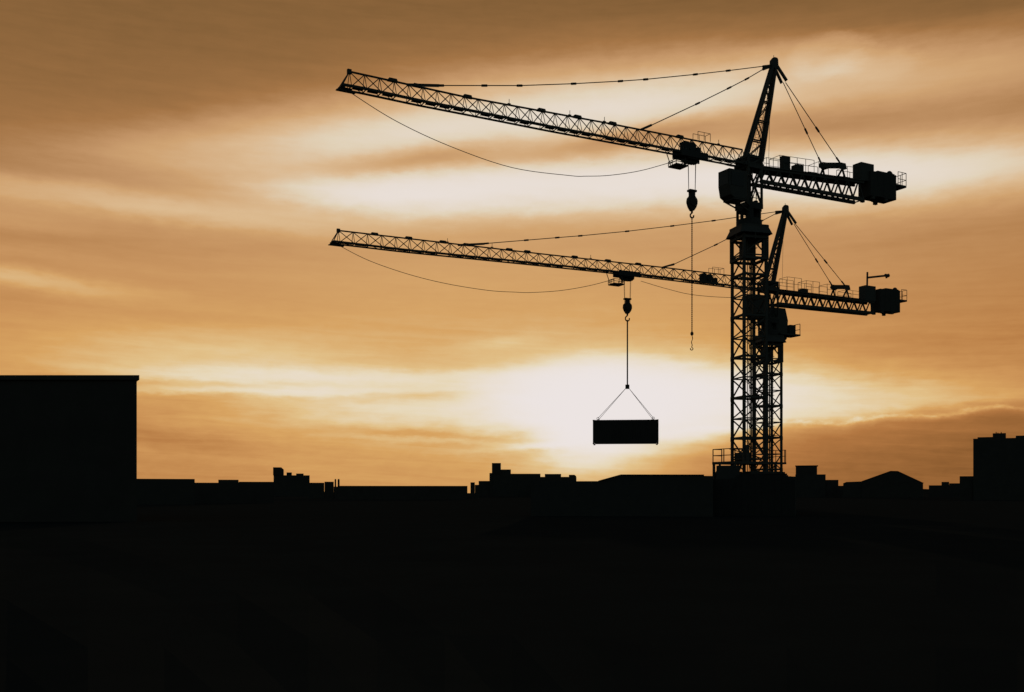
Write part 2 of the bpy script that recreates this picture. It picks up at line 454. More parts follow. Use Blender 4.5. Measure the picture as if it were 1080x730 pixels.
    railing(m, [(xl,.72,p1.z),(xr,.72,p1.z),(xr,-.52,p1.z),(xl,-.52,p1.z)], hh, .55, .04)
    m.build('end_platform', STEEL, cj)
    # ---- trolley and its service basket
    (t0, t1) = K['trolley']; xa, xc = sorted((at(t0,170).x, at(t1,170).x)); xm = (xa+xc)/2; z = zbot_(xm)
    m = MB()
    m.box(xa,xc,-w-.16,-w-.06,z-.32,z+.16); m.box(xa,xc,w+.06,w+.16,z-.32,z+.16)
    m.box(xm-.55,xm+.55,-w-.06,w+.06,z-.42,z-.14)
    for x in (xa+.16, xm-.3, xm+.3, xc-.16):
        for y in (-w-.02, w+.02): m.disc((x,y,z+.06), .16, -.05, .05, 14)
    for x in (xm-.42, xm+.42): m.disc((x,0,z-.42), .24, -.16, .16, 16)
    m.box(xm-.3,xm+.3,-.22,.22,z-.66,z-.4)
    tr = m.build('trolley', DARK, root)
    (b0, bt), (b1, bb) = K['tr_basket']; q0, q1 = at(b0,bt), at(b1,bb); xl, xr = sorted((q0.x,q1.x))
    m = MB(); m.box(xl,xr,-.5,.5,q1.z,q1.z+.11)
    railing(m, [(xl,-.48,q1.z+.1),(xl,.48,q1.z+.1),(xr,.48,q1.z+.1),(xr,-.48,q1.z+.1)], max(.3,q0.z-q1.z), .5, .045, True)
    m.bar((xl,0,q0.z),(xm,0,z-.2),.09); m.bar((xl+.1,.3,q1.z+.1),(xl+.1,.3,z-.1),.05); m.bar((xr-.1,-.3,q1.z+.1),(xr+.3,-.3,z-.1),.05)
    m.build('service_basket', STEEL, tr)
    # ---- hoist ropes, hook block and hook
    hx, hy0, hy1, hook_py = K['hook']
    H = at(hx, hy0); zt_h = H.z; zb_h = at(hx, hy1).z; zh_ = at(hx, hook_py).z
    for ox, oy in ((-.4,-.12),(-.19,.14),(.19,-.14),(.4,.12)):
        r = MB().bar((H.x+ox*1.0,oy,zt_h-.1 if abs(ox) < .3 else zt_h-.75),(H.x+ox*1.22,oy,z-.42),.036,n=5); r.build('hoist_rope', ROPE, root)
    g = (zt_h-zb_h)/1.7
    m = MB(); m.box(H.x-.33,H.x+.33,-.2,.2,zt_h-.16*g,zt_h)
    m.box(H.x-.18,H.x+.18,-.16,.16,zt_h-.55*g,zt_h-.14*g)
    m.prism([(H.x-.2,zt_h-.5*g),(H.x-.39,zt_h-.72*g),(H.x-.42,zt_h-1.1*g),(H.x-.3,zt_h-1.42*g),(H.x-.09,zt_h-1.7*g),
             (H.x+.09,zt_h-1.7*g),(H.x+.3,zt_h-1.42*g),(H.x+.42,zt_h-1.1*g),(H.x+.39,zt_h-.72*g),(H.x+.2,zt_h-.5*g)], 'y', -.17, .17)
    m.disc((H.x,0,zt_h-.95*g), .36, -.26, -.18, 18); m.disc((H.x,0,zt_h-.95*g), .36, .18, .26, 18)
    hb = m.build('hook_block', DARK, root)
    m = MB(); m.lathe((H.x,0,zb_h-.1), [(.07,.12),(.09,0),(.05,-.1)], 10)
    hk = zb_h-.12; r = (hk-zh_)/3.0
    pts = [Vector((H.x,0,hk))]+[Vector((H.x+1.0*r*math.sin(a)*1.0,0,hk-1.5*r+r*math.cos(a))) for a in [math.radians(d) for d in range(20,291,18)]]
    m.path(pts, .12, 6)
    m.build('hook', DARK, hb)
    # ---- festoon cables under the jib
    for c in K['cables']: MB().path(sag(fr, c, .3), K['cable_w'], 5).build('trolley_cable', ROPE, root)
    return root, at(hx, hook_py)

def deck_A(fr, root):
    at = fr.at; z = at(770,487).z
    q0 = at(751.5,487,-1.3)
    m = MB(); m.box(-1.75, q0.x, -1.35, 1.35, z-.2, z)
    dk = m.build('work_platform', STEEL, root)
    m = MB(); x = q0.x-.05
    railing(m, [(x-.9,1.3,z),(x,1.3,z),(x,-1.3,z),(x-.9,-1.3,z)], 1.0, 1.3, .06)
    m.bar((1.25,1.2,z),(1.25,1.2,z+1.3),.2)
    m.build('platform_railing', STEEL, dk)
    m = MB()
    for x, y in ((q0.x-.1,-1.25),(q0.x-.1,1.25),(-1.6,1.3),(-1.6,-1.3)): m.bar((x,y,0),(x,y,z-.2),.16)
    for y in (-1.3,1.3): m.bar((q0.x-.1,y,z-1.4),(q0.x-.75,y,z-.2),.1)
    build_split(m, 'platform_leg', STEEL, dk)
    m = MB()
    for a, b in (((-.9,-.92),(.9,.92)),((-.9,.92),(.9,-.92))): m.bar((*a,z+.2),(*b,z+1.0),.08)
    m.box(.2,.85,-.7,.4,z,z+.75); m.bar((-.92,-.92,z+1.05),(1.2,-.92,z+1.05),.08); m.bar((-.92,.92,z+1.05),(1.2,.92,z+1.05),.08)
    m.build('switch_cabinet', DARK, dk)
def deck_B(fr, root):
    at = fr.at; z = at(815,488).z
    q = at(829,488,1.45)
    m = MB(); m.box(q.x, 1.7, -1.5, 1.5, z-.2, z)
    dk = m.build('work_platform', STEEL, root)
    m = MB(); railing(m, [(-.9,1.45,z),(q.x+.05,1.45,z),(q.x+.05,-1.45,z),(-.9,-1.45,z)], 1.25, .8, .055)
    m.build('platform_railing', STEEL, dk)
    # side landing at the slewing gear with its cabinet
    a, b = at(826,354,.3), at(840,354,.3)
    m = MB(); m.box(b.x, a.x+.9, -.55, .9, a.z, a.z+.16)
    sl = m.build('side_landing', STEEL, root)
    m = MB(); railing(m, [(b.x+.04,.86,a.z+.1),(b.x+.04,-.5,a.z+.1)], 1.15, .6, .05); railing(m, [(b.x+.04,-.5,a.z+.1),(a.x,-.5,a.z+.1)], 1.15, .6, .05)
    m.build('landing_railing', STEEL, sl)
    c0, c1 = at(831,354,.2), at(837,354,.2)
    MB().box(c1.x,c0.x,-.3,.5,a.z+.14,a.z+1.15).build('cabinet', DARK, sl)
    p0, p1 = at(827,326,0), at(812,326,0)
    m = MB(); m.prism([(p0.x-.1,a.z-.3),(p0.x-.25,a.z+1.6),(p0.x+.1,p0.z),(p1.x+.2,p0.z),(p1.x+.4,a.z-.8),(p0.x+.6,a.z-.9)], 'y', -.7, .3)
    m.build('machinery_housing', STEEL, root)
def lamp_B(fr, root):
    at = fr.at; p = at(914.5,303); q = at(914.8,288.5)
    m = MB(); m.bar(p, q, .2, n=6); m.bar((q.x-.02,0,q.z-.45),at(936,290.6),.24,n=6); e = at(935,290.6)
    m.bar((e.x+.2,0,e.z),(e.x-.35,0,e.z),.34,.36,8); m.bar((q.x,0,q.z-.15),(q.x,0,q.z+.15),.2,n=6)
    m.bar((e.x-.3,0,e.z),(e.x-.3,0,e.z+.22),.12); m.bar((e.x,0,e.z-.3),(e.x,0,e.z),.16)
    m.build('davit_arm', STEEL, root)

TH_A, TH_B = math.radians(29.0), math.radians(27.6)
A = dict(
    frame=Frame(790, 82, math.pi+TH_A), jib_py=178,
    label='larger tower crane with its higher jib and an empty hook, standing in front', decks=[deck_A],
    apex=(816.5,63), apex_foot=((785.5,165),(802,166)), lug_front=[(804.5,70.5),(804.5,73.2)], lug_back=(827,86.5),
    signal_wire=[(813,80),(810.5,176)],
    top_chord=[(368.5,75.6),(492,102.6),(637,129.3),(785,158.4)], bottom_chord=[(359,91.6),(378,94.9),(442,108.7),(513,122.6),(580,136),(674,153.6),(785,174.6)],
    half=.42, pitch=1.02, diag=.05, joints=[414,440,493,571,609,646,717], posts=[537,601,637.5,758],
    winch=[(719,150),(737,165)], jib_rail=[(733.5,149),(746.5,151)], jib_rail_h=.62,
    tie_outer=[(434,90),(463,90.3),(548,90.4),(605,88.4),(654,85.7),(681,83.8),(733,78.6),(768,74.6),(805,70)],
    tie_outer_knots=[465,510,548,605,654.4,681,733.4,768],
    tie_inner=[(676,137.2),(683.5,133.8),(735.7,109.3),(769,92.8),(787.7,83.2),(805,73)], tie_inner_knots=[683.5,735.7,769,787.7],
    tie_lugs=[((429,89.6),(463,90.4)),((676,136.8),(687,132))],
    cj_top=[(809,180.6),(860,187.6),(901,193)], cj_bot=[(809,195),(860,204.3),(905,212)], cj_end=(906,195),
    cj_rails=[(803,817,.7,False),(817,853,1.05,True),(858,868,1.0,True),(888,902,.95,True)],
    cj_boxes=[(821.5,829,1.15,.1,.5,'cabinet'),(839,846,.75,-.5,.2,'control_box'),(903.5,917,1.55,-.45,.5,'winch_cabinet')],
    gantry=((866,886.5),171.5), back_far=([(826,87),(866,172)],849.9), back_near=([(828.5,87),(886,172)],861.7),
    cw=((905,945.5),179.5,214.5), basket=((946,954.5),181.5,198),
    trolley=(714,742), tr_basket=((709,170.5),(721.5,177.5)), hook=(729.8,200.5,222.5,231),
    cables=[[(366,95),(369,97.3),(417,127.4),(474.8,154.4),(539.8,176.8),(600,185.2),(618.4,185.9),(643,185),(676,180),(712,170)],
            [(748,168.5),(771,175.5),(783,175)]], cable_w=.05)
B = dict(
    frame=Frame(810, 105, math.pi+TH_B), jib_py=306.5,
    label='smaller tower crane standing behind, its lower jib lifting a dark steel container', decks=[deck_B, lamp_B],
    apex=(828.5,218), apex_foot=((806.3,302),(815,303)), lug_front=[(818,223.5),(818,225.5)], lug_back=(837.5,236.5),
    signal_wire=[(826.3,230),(825,300)],
    top_chord=[(357,243.2),(560,266.6),(698.5,282),(806,295)], bottom_chord=[(350,255.6),(425.6,264.6),(560,278.2),(646,287.2),(703,294),(806,306.6)],
    half=.42, pitch=1.22, diag=.055, joints=[395,431,467,492,537,556,606,641,673], posts=[472,519,623],
    winch=[(739,293),(755,302)], jib_rail=[(749.5,288),(761.5,289.5)], jib_rail_h=.55,
    tie_outer=[(484,258.4),(511,257),(560,253),(587.7,250.7),(612,248.8),(661.5,244),(709,238.4),(752.6,232.8),(779,229),(818,223.5)],
    tie_outer_knots=[513,555,587.7,612,661.5,709,752.6],
    tie_inner=[(699,282),(709,279.6),(755,258.2),(772,249.5),(818,225.5)], tie_inner_knots=[709,755,803],
    tie_lugs=[((483,258.6),(511,257.2)),((699,282),(711,278.6))],
    cj_top=[(826,308.6),(870,313.5),(915,319)], cj_bot=[(826,322),(870,326.3),(918,331)], cj_end=(918,318),
    cj_rails=[(818,826,.7,False),(826,841,1.35,True),(846,860,1.2,True),(868,877,1.1,True),(888,902,.75,True)],
    cj_boxes=[(845,851,.5,-.5,.2,'control_box'),(909,920,1.6,-.45,.5,'winch_cabinet')],
    gantry=((877.5,891.5),300.5), back_far=([(837.5,236.5),(877.5,301)],861), back_near=([(839,236.5),(891,301)],870.5),
    cw=((918,949.5),303.5,331.5), basket=((950,955.5),305.5,318),
    trolley=(650,672), tr_basket=((644.5,296),(655.5,301.5)), hook=(661.7,314.7,331,340),
    cables=[[(353,256.5),(357.3,258.9),(388.9,274.8),(429.6,289),(470.4,299.2),(515,306.4),(543.6,308.2),(560,308.6),(590.6,306.6),(621,301.5),(648,294.5)],
            [(676,296.6),(702.6,304.5),(731,311),(771.8,313.9),(806,312)]], cable_w=.05)
ra, hookA = crane(A)
rb, hookB = crane(B)

# ---- what the hooks carry
def world(fr, p): return Vector((fr.X0+p.x*fr.ex[0]+p.y*fr.ey[0], fr.D+p.x*fr.ex[1]+p.y*fr.ey[1], p.z))
wa, wb = world(A['frame'], hookA), world(B['frame'], hookB)
def carried(name, w, label, cat):
    fr = Frame(540+F*w.x/w.y, w.y, -math.atan2(w.x, w.y)); return fr, thing(name, fr, label, cat)
fr, t = carried('chain_sling', wa, 'long thin chain hanging empty from the hook of the larger crane', 'chain')
za = lambda py: CH+(HZ-py)/F*wa.y
m = MB(); z = za(229.5); zend = za(352)
lk = .11; i = 0
while z-lk > zend:                                   # alternate links
    o = .02
    if i % 2: m.bar((-o,0,z),(-o,0,z-lk),.05); m.bar((o,0,z),(o,0,z-lk),.05); m.bar((-o,0,z),(o,0,z),.05); m.bar((-o,0,z-lk),(o,0,z-lk),.05)
    else: m.bar((0,-o,z),(0,-o,z-lk),.05); m.bar((0,o,z),(0,o,z-lk),.05); m.bar((0,-o,z),(0,o,z),.05); m.bar((0,-o,z-lk),(0,o,z-lk),.05)
    z -= lk-.03; i += 1
m.build('chain', ROPE, t)
m = MB().lathe((0,0,z-.05), [(.05,.1),(.12,.02),(.12,-.12),(.05,-.2)], 10); m.build('shackle', DARK, t)
m = MB().path([Vector(p) for p in ((0,0,z-.2),(.05,0,z-.5),(-.04,0,z-.75),(.02,0,z-1.0),(-.03,0,za(366.5)))], .06, 6); m.build('loose_end', ROPE, t)
m = MB(); zz = za(368); m.path([Vector((-.02+.1*math.sin(math.radians(a)),0,zz+.1*math.cos(math.radians(a)))) for a in range(0,301,30)], .07, 6); m.build('sling_hook', DARK, t)

fr, t = carried('lifting_sling', wb, 'two-legged lifting sling spread over the hanging container', 'sling')
zb = lambda py: CH+(HZ-py)/F*wb.y
sx = wb.y/F
m = MB().bar((0,0,zb(337.5)),(0,0,zb(407)),.13,n=8); m.build('rope', ROPE, t)
m = MB().box(-.19,.19,-.17,.17,zb(410.2),zb(405.8)); m.build('master_link', DARK, t, .03)
for sgn in (-1, 1):
    for y in (-1.05, 1.05):
        e = Vector((-.17+sgn*28.8*sx, y, zb(443.2)+.12)); MB().bar((sgn*.1,0,zb(409)), e, .04, n=5).build('sling_leg', ROPE, t)
        k = MB(); k.path([e+Vector((.11*math.sin(math.radians(a)),0,-.02+.11*math.cos(math.radians(a)))) for a in range(0,361,36)], .04, 6); k.build('shackle', DARK, t)
t = thing('shipping_container', fr, 'dark ribbed steel box container hanging in front of the sun glow', 'container')
x0, x1, z0, z1 = -35.9*sx, 32.0*sx, zb(468.0), zb(443.6); yw = 1.22
m = MB()
def ribbed(xa, xb, y, sgn):                          # corrugated long side
    n = 27; pts = []
    for i in range(n):
        u = xa+(xb-xa)*i/n; d = (xb-xa)/n
        pts += [(u,y),(u+d*.4,y),(u+d*.5,y-sgn*.036),(u+d*.9,y-sgn*.036)]
    return pts+[(xb,y)]
fp = ribbed(x0+.08,x1-.08,-yw+.02,-1); bp = ribbed(x0+.08,x1-.08,yw-.02,1)
m.prism(fp+bp[::-1], 'z', z0+.14, z1-.03)
body = m.build('container_body', CORTEN, t)
m = MB()
for x in (x0+.06, x1-.06):
    for y in (-yw+.06, yw-.06): m.box(x-.06,x+.06,y-.06,y+.06,z0+.118,z1-.118)
for y in (-yw+.05, yw-.05): m.box(x0+.12,x1-.12,y-.05,y+.05,z1-.11,z1-.012); m.box(x0+.12,x1-.12,y-.05,y+.05,z0+.02,z0+.16)
for x in (x0+.05, x1-.05):
    for z in (z1-.11, z0+.02): m.box(x-.05,x+.05,-yw+.12,yw-.12,z,z+.1)
m.build('frame', CORTEN, t)
cc = MB().box(-.09,.09,-.08,.08,-.06,.06).build('corner_casting', DARK, t); first = True
for x in (x0+.075, x1-.075):
    for y in (-yw+.075, yw-.075):
        for z in (z0-.02, z1-.055):
            if first: cc.location = (x,y,z); first = False
            else: dup(cc, t).location = (x,y,z)
for y in (-.56, .56):
    d = MB().box(x1-.05,x1-.012,y-.53,y+.53,z0+.16,z1-.15).build('door', CORTEN, t)
    m = MB()
    for o in (-.2,.2): m.bar((x1+.012,y+o,z0+.12),(x1+.012,y+o,z1-.12),.035,n=6)
    m.build('locking_bar', DARK, d)
# ------------------------------------------------------------ the town
def facing(px, Y): 
    X = (px-540)/F*Y
    return Frame(px, Y, -math.atan2(X, Y))
class House:
    def __init__(self, name, px, Y, label, cat, depth, group=None):
        self.fr = facing(px, Y); self.root = thing(name, self.fr, label, cat, group); self.d = depth
    def x(self, px, y=0): return self.fr.at(px, 500, y).x
    def z(self, py, y=0): 
        return CH+(HZ-py)/F*self.fr.depth(0, y)
    def block(self, name, px0, px1, py, m, py_base=None, inset=0.0, back=0.0, bevel=0.0):
        z0 = 0 if py_base is None else self.z(py_base)
        return MB().box(self.x(px0), self.x(px1), inset, self.d-back, z0, self.z(py)).build(name, m, self.root, bevel)
    def poly(self, name, pts, m, inset=0.0, back=0.0):
        return MB().prism([(self.x(px), max(0, self.z(py))) for px, py in pts], 'y', inset, self.d-back).build(name, m, self.root)
    def parapet(self, px0, px1, py, over=.12, h=.18, parent=None):
        z = self.z(py); return MB().box(self.x(px0)-over, self.x(px1)+over, -over, self.d+over, z-h, z).build('roof_edge', ROOF, parent or self.root)
    def windows(self, px0, px1, z0, z1, nx, nz, parent, w=1.1, h=1.3, y=0.0):
        xa, xb = self.x(px0), self.x(px1)
        for j in range(nz):
            for i in range(nx):
                cx = xa+(xb-xa)*(i+.5)/nx; cz = z0+(z1-z0)*(j+.5)/nz
                f = MB(); t = .09
                f.box(cx-w/2,cx+w/2,y-.05,y-.004,cz+h/2-t,cz+h/2); f.box(cx-w/2-.06,cx+w/2+.06,y-.1,y-.004,cz-h/2-t,cz-h/2)
                f.box(cx-w/2,cx-w/2+t,y-.05,y-.004,cz-h/2,cz+h/2-t); f.box(cx+w/2-t,cx+w/2,y-.05,y-.004,cz-h/2,cz+h/2-t)
                f.box(cx-t/2,cx+t/2,y-.045,y-.004,cz-h/2,cz+h/2-t)
                o = f.build('window', WALL, parent)
                MB().box(cx-w/2+t,cx+w/2-t,y-.02,y-.004,cz-h/2,cz+h/2-t).build('pane', GLASS, o)

# near block on the left: flat overhanging roof slab, end wall set back at an angle
Y = 60.0; fr = Frame(0, Y, 0.0)
t = thing('flat_roof_building', fr, 'big plain block with an overhanging flat roof filling the left edge', 'building')
X = lambda px: fr.at(px, 500).x
zr = CH+(HZ-396)/F*Y
b0, b1 = X(-520), X(144.3)
MB().prism([(b0,0),(b1,0),(b1-8.5,16),(b0,16)], 'z', 0, zr-.28).build('wall', WALL2, t)
MB().prism([(b0-.2,-.16),(X(148.0),-.16),(b1-8.3,16.2),(b0-.2,16.2)], 'z', zr-.277, zr).build('roof_slab', CONC, t)

h = House('low_shed', 174, 150, 'low flat shed right beside the big block at left', 'shed', 6)
h.poly('wall', [(130,HZ+20),(205.4,HZ+20),(205.4,505.9),(130,505.2)], WALL); h.parapet(130,205.2,505.1,.02,.09)
h = House('low_row_building', 247, 170, 'long low flat-roofed row with a raised roof hatch, left of the stair tower', 'building', 6)
w = h.block('wall', 203, 289, 509.2, WALL2); h.block('roof_block', 230.2, 251.6, 506, WALL, 509.2, .4, .6); h.block('roof_ledge', 251.9, 289, 508.1, ROOF, 509.2, .3, .5)
h = House('apartment_block', 308, 480, 'small stepped block with a square stair tower at its left end', 'building', 12)
w = h.block('wall', 288.5, 326.6, 501.3, WALL)
h.poly('stair_tower', [(288,501.3),(299.2,501.3),(299.2,495.2),(296.6,493),(288,493)], WALL2, -.25, 3)
h.block('roof_block', 302.2, 307.8, 498.3, WALL, 501.3, 1, 4); h.block('roof_block', 312.4, 320.2, 499.4, WALL2, 501.3, 1, 3)
h = House('low_house', 341, 300, 'tiny low house below the two chimney posts, right of the stepped block', 'house', 5)
h.block('wall', 325, 342, 509.2, WALL); h.block('lean_to', 342.3, 352, 508.1, WALL2, None, .2, .3); h.block('yard_wall', 352.1, 359.5, 513.2, WALL2, None, .4, 3)
for i, (a, b, l) in enumerate(((352.9,354.6,'left one of two short chimney posts on the skyline'),(356.1,358.2,'right one of two short chimney posts on the skyline'))):
    f2 = facing((a+b)/2, 296); c = thing('chimney_post', f2, l, 'chimney', 'chimney posts on the skyline')
    s2 = 296/F; wd = (b-a)*s2/2; z1 = CH+(HZ-505.7)*s2
    MB().box(-wd,wd,-wd,wd,0,z1-.12).build('stack', WALL2, c)
    MB().box(-wd*.8,wd*.8,-wd*.8,wd*.8,z1-.12,z1+.12).build('flue', DARK, c)
h = House('warehouse', 425, 260, 'very long low warehouse with a level roof in the middle distance', 'warehouse', 14)
w = h.block('wall', 357, 493, 513.1, WALL2); h.parapet(357.3,492.6,512.5,.1,.14)
h = House('garden_shed', 501, 330, 'small stepped shed just right of the gap after the long warehouse', 'shed', 5)
h.block('wall', 496.2, 500.8, 508.8, WALL2); h.block('lean_to', 500.9, 505.4, 511.4, WALL, None, .2, .3)
h = House('tower_block', 538, 520, 'stepped block with the tallest square tower near the middle of the skyline', 'building', 12)
w = h.block('wall', 516.2, 570, 499.7, WALL); h.block('side_wing', 504.8, 516.4, 507.3, WALL2, None, .5, 1)
h.block('stair_tower', 518.8, 528.2, 488.4, WALL2, 499.8, -.3, 3); h.block('upper_storey', 528.3, 538.8, 495.2, WALL, 499.8, .4, 2); h.block('corner_bay', 516.3, 518.9, 498.9, WALL2, None, -.35, 9)
h = House('flat_block', 589, 500, 'low block with two roof boxes just left of the sloping roof', 'building', 12)
h.block('wall', 569.8, 608, 503, WALL2); h.block('roof_block', 574.6, 591.8, 499.9, WALL, 503.1, .6, 3)
h.poly('roof_block', [(600.2,503.1),(607.7,503.1),(607.7,502.2),(606,500.8),(600.2,500.8)], WALL2, .6, 3)
h = House('long_site_shed', 680, 74, 'long low site shed with one sloping roof end, left of the crane feet', 'shed', 4)
h.poly('wall', [(560,HZ+28),(752,HZ+28),(752,502.2),(742.5,502),(742.5,501.2),(655,501.0),(632,507.4),(560,507.6)], PANEL)
h.poly('roof', [(654.8,501.05),(742.6,501.25),(742.6,500.7),(654.8,500.4),(631,507.0),(631,507.4),(632,507.45)], ROOF, -.15, -.15)
# hoarding of upright sheets round the crane feet
fr = facing(792, 76); t = thing('site_hoarding', fr, 'solid site hoarding of upright sheets in front of the crane feet', 'hoarding')
xa, xb = fr.at(748,500).x, fr.at(838.5,500).x; n = 13; z1 = CH+(HZ-505.2)/F*76
for i in range(n):
    u = xa+(xb-xa)*i/n; d = (xb-xa)/n; m = MB(); pts = []
    for k in range(6): e = d/6; pts += [(u+k*e,0),(u+k*e+e*.45,0),(u+k*e+e*.5,.03),(u+k*e+e*.95,.03)]
    pts += [(u+d-.01,.0),(u+d-.01,.06),(u,.06)]
    zz = z1+(.0 if i not in (3,7) else .05)+(.28 if 4 <= i <= 11 else 0)
    m.prism(pts, 'z', 0, zz); m.build('sheet', PANEL, t)
for i in range(n+1): MB().box(xa+(xb-xa)*i/n-.05,xa+(xb-xa)*i/n+.05,.07,.17,0,z1-.05).build('post', STEEL, t)
# site clutter between the crane feet and the hoarding
fr = facing(800, 79); t = thing('site_cabin', fr, 'dark site cabin hidden between the feet of the two cranes', 'cabin')
xa, xb = fr.at(776,500).x, fr.at(829,500).x; z1 = CH+(HZ-499.6)/F*79
MB().box(xa,xb,0,1.1,0,z1-.1).build('wall', PANEL, t); MB().box(xa-.08,xb+.08,-.08,1.18,z1-.097,z1).build('roof', ROOF, t)
fr = facing(767, 79.3); t = thing('generator_set', fr, 'boxy generator under the work platform left of the crane feet', 'generator')
xa, xb = fr.at(755.5,500).x, fr.at(780,500).x; z1 = CH+(HZ-491)/F*79.3
MB().box(xa,xb,.05,1.0,.3,z1).build('housing', DARK, t, .03); MB().box(xa+.05,xb-.05,.1,.95,0,.297).build('skid', STEEL, t)
MB().bar((xa+.3,.5,z1),(xa+.3,.5,z1+.12),.1,n=8).build('exhaust', DARK, t)
h = House('apartment_block', 861, 400, 'square block with a taller capped upper storey right of the cranes', 'building', 9)
w = h.block('wall', 838.8, 870.8, 500.4, WALL); h.block('upper_storey', 839.2, 861.8, 491.6, WALL2, 500.5, .3, 1)
h.block('roof_cap', 838.6, 862.8, 490.8, ROOF, 491.6, .1, .8); h.block('side_wing', 870.9, 884.3, 506.2, WALL2, None, .4, 1)
h = House('gabled_hall', 935, 380, 'broad hall with a wide low-pitched gable, right of the square block', 'hall', 12)
w = h.poly('wall', [(909,HZ+6),(973.6,HZ+6),(973.6,509.8),(946.5,497.3),(939.5,497.3),(909,507.9)], WALL2)
h.poly('roof', [(974.6,509.7),(947,496.9),(939.2,496.7),(908.6,507.5),(908.6,508.1),(939.5,497.3),(946.6,497.4),(973.6,509.9)], ROOF, -.2, -.2)
h.poly('side_wing', [(888.5,HZ+6),(909,HZ+6),(909,507.7),(892.5,508.2),(889.3,509.6)], WALL, .5, 3)
h = House('low_house', 886, 420, 'sliver of a low house in the dip left of the gabled hall', 'house', 5)
h.block('wall', 880, 894, 512.4, WALL)
h = House('stepped_shed', 993, 420, 'low stepped shed between the gabled hall and the tall right block', 'shed', 6)
h.block('wall', 979.6, 1013, 511.9, WALL2); h.block('upper_storey', 993, 1001, 508.3, WALL, 512, .4, 1); h.block('roof_block', 1001.2, 1013, 509.8, WALL2, 512, .5, 1)
h = House('tall_block', 1055, 240, 'tall flat-roofed block with rooftop plant and aerials at right edge', 'building', 12)
w = h.block('wall', 1026.4, 1150, 462.2, WALL); h.block('side_wing', 1012, 1026.2, 502, WALL2, None, .6, 2)
h.block('parapet', 1031, 1047, 460.7, WALL, 462.3, .1, .1); h.block('plant_room', 1047, 1061, 456.8, WALL2, 462.3, .5, 4); h.block('parapet', 1071.5, 1150, 459.9, WALL, 462.3, .1, .1)
for px, py in ((1050.6,455.2),(1056,455.4),(1052.5,455.9)):
    x = h.x(px); m = MB(); m.bar((x,1.5,h.z(457)),(x,1.5,h.z(py)),.2); m.build('aerial', DARK, h.root)

# --------------------------------------------------- ground and far hills
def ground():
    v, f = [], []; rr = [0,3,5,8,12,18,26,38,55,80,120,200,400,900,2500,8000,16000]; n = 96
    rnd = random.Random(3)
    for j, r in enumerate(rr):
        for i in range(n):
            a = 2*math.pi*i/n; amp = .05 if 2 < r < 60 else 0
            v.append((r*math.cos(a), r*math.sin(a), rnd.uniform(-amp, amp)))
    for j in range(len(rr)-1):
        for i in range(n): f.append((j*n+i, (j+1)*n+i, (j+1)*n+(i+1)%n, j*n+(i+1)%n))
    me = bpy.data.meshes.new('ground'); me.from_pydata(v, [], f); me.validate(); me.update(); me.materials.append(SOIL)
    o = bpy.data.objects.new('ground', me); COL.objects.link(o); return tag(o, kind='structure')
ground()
rnd = random.Random(11)
v, f = [], []; n = 160
for i in range(n+1):
    a = math.radians(-60+120*i/n); R = 2600
    px = 540+F*math.tan(a)
    z = 4+3*math.sin(i*.23)+2*math.sin(i*.71+1)+rnd.uniform(-.8,.8)
    if px > 860: z += 6
    v += [(R*math.sin(a), R*math.cos(a), -1), (R*1.05*math.sin(a), R*1.05*math.cos(a), z*.7+1.5), (R*1.12*math.sin(a), R*1.12*math.cos(a), z+2), (R*1.4*math.sin(a), R*1.4*math.cos(a), -1)]
for i in range(n):
    for k in range(3): f.append((4*i+k, 4*i+k+1, 4*(i+1)+k+1, 4*(i+1)+k))
me = bpy.data.meshes.new('hills'); me.from_pydata(v, [], f); me.update(); me.materials.append(HILL)
o = bpy.data.objects.new('hills', me); COL.objects.link(o); tag(o, kind='structure')

# ------------------------------------------------------------ the low sun
sl = bpy.data.lights.new('sun', 'SUN'); so = bpy.data.objects.new('sun', sl); COL.objects.link(so)
sl.energy = 2.0; sl.angle = math.radians(.5); sl.color = (1.0, .78, .52)
a, e = math.radians(SUN_AZ), math.radians(SUN_EL)
so.rotation_euler = Vector((math.sin(a)*math.cos(e), math.cos(a)*math.cos(e), math.sin(e))).to_track_quat('Z', 'Y').to_euler()
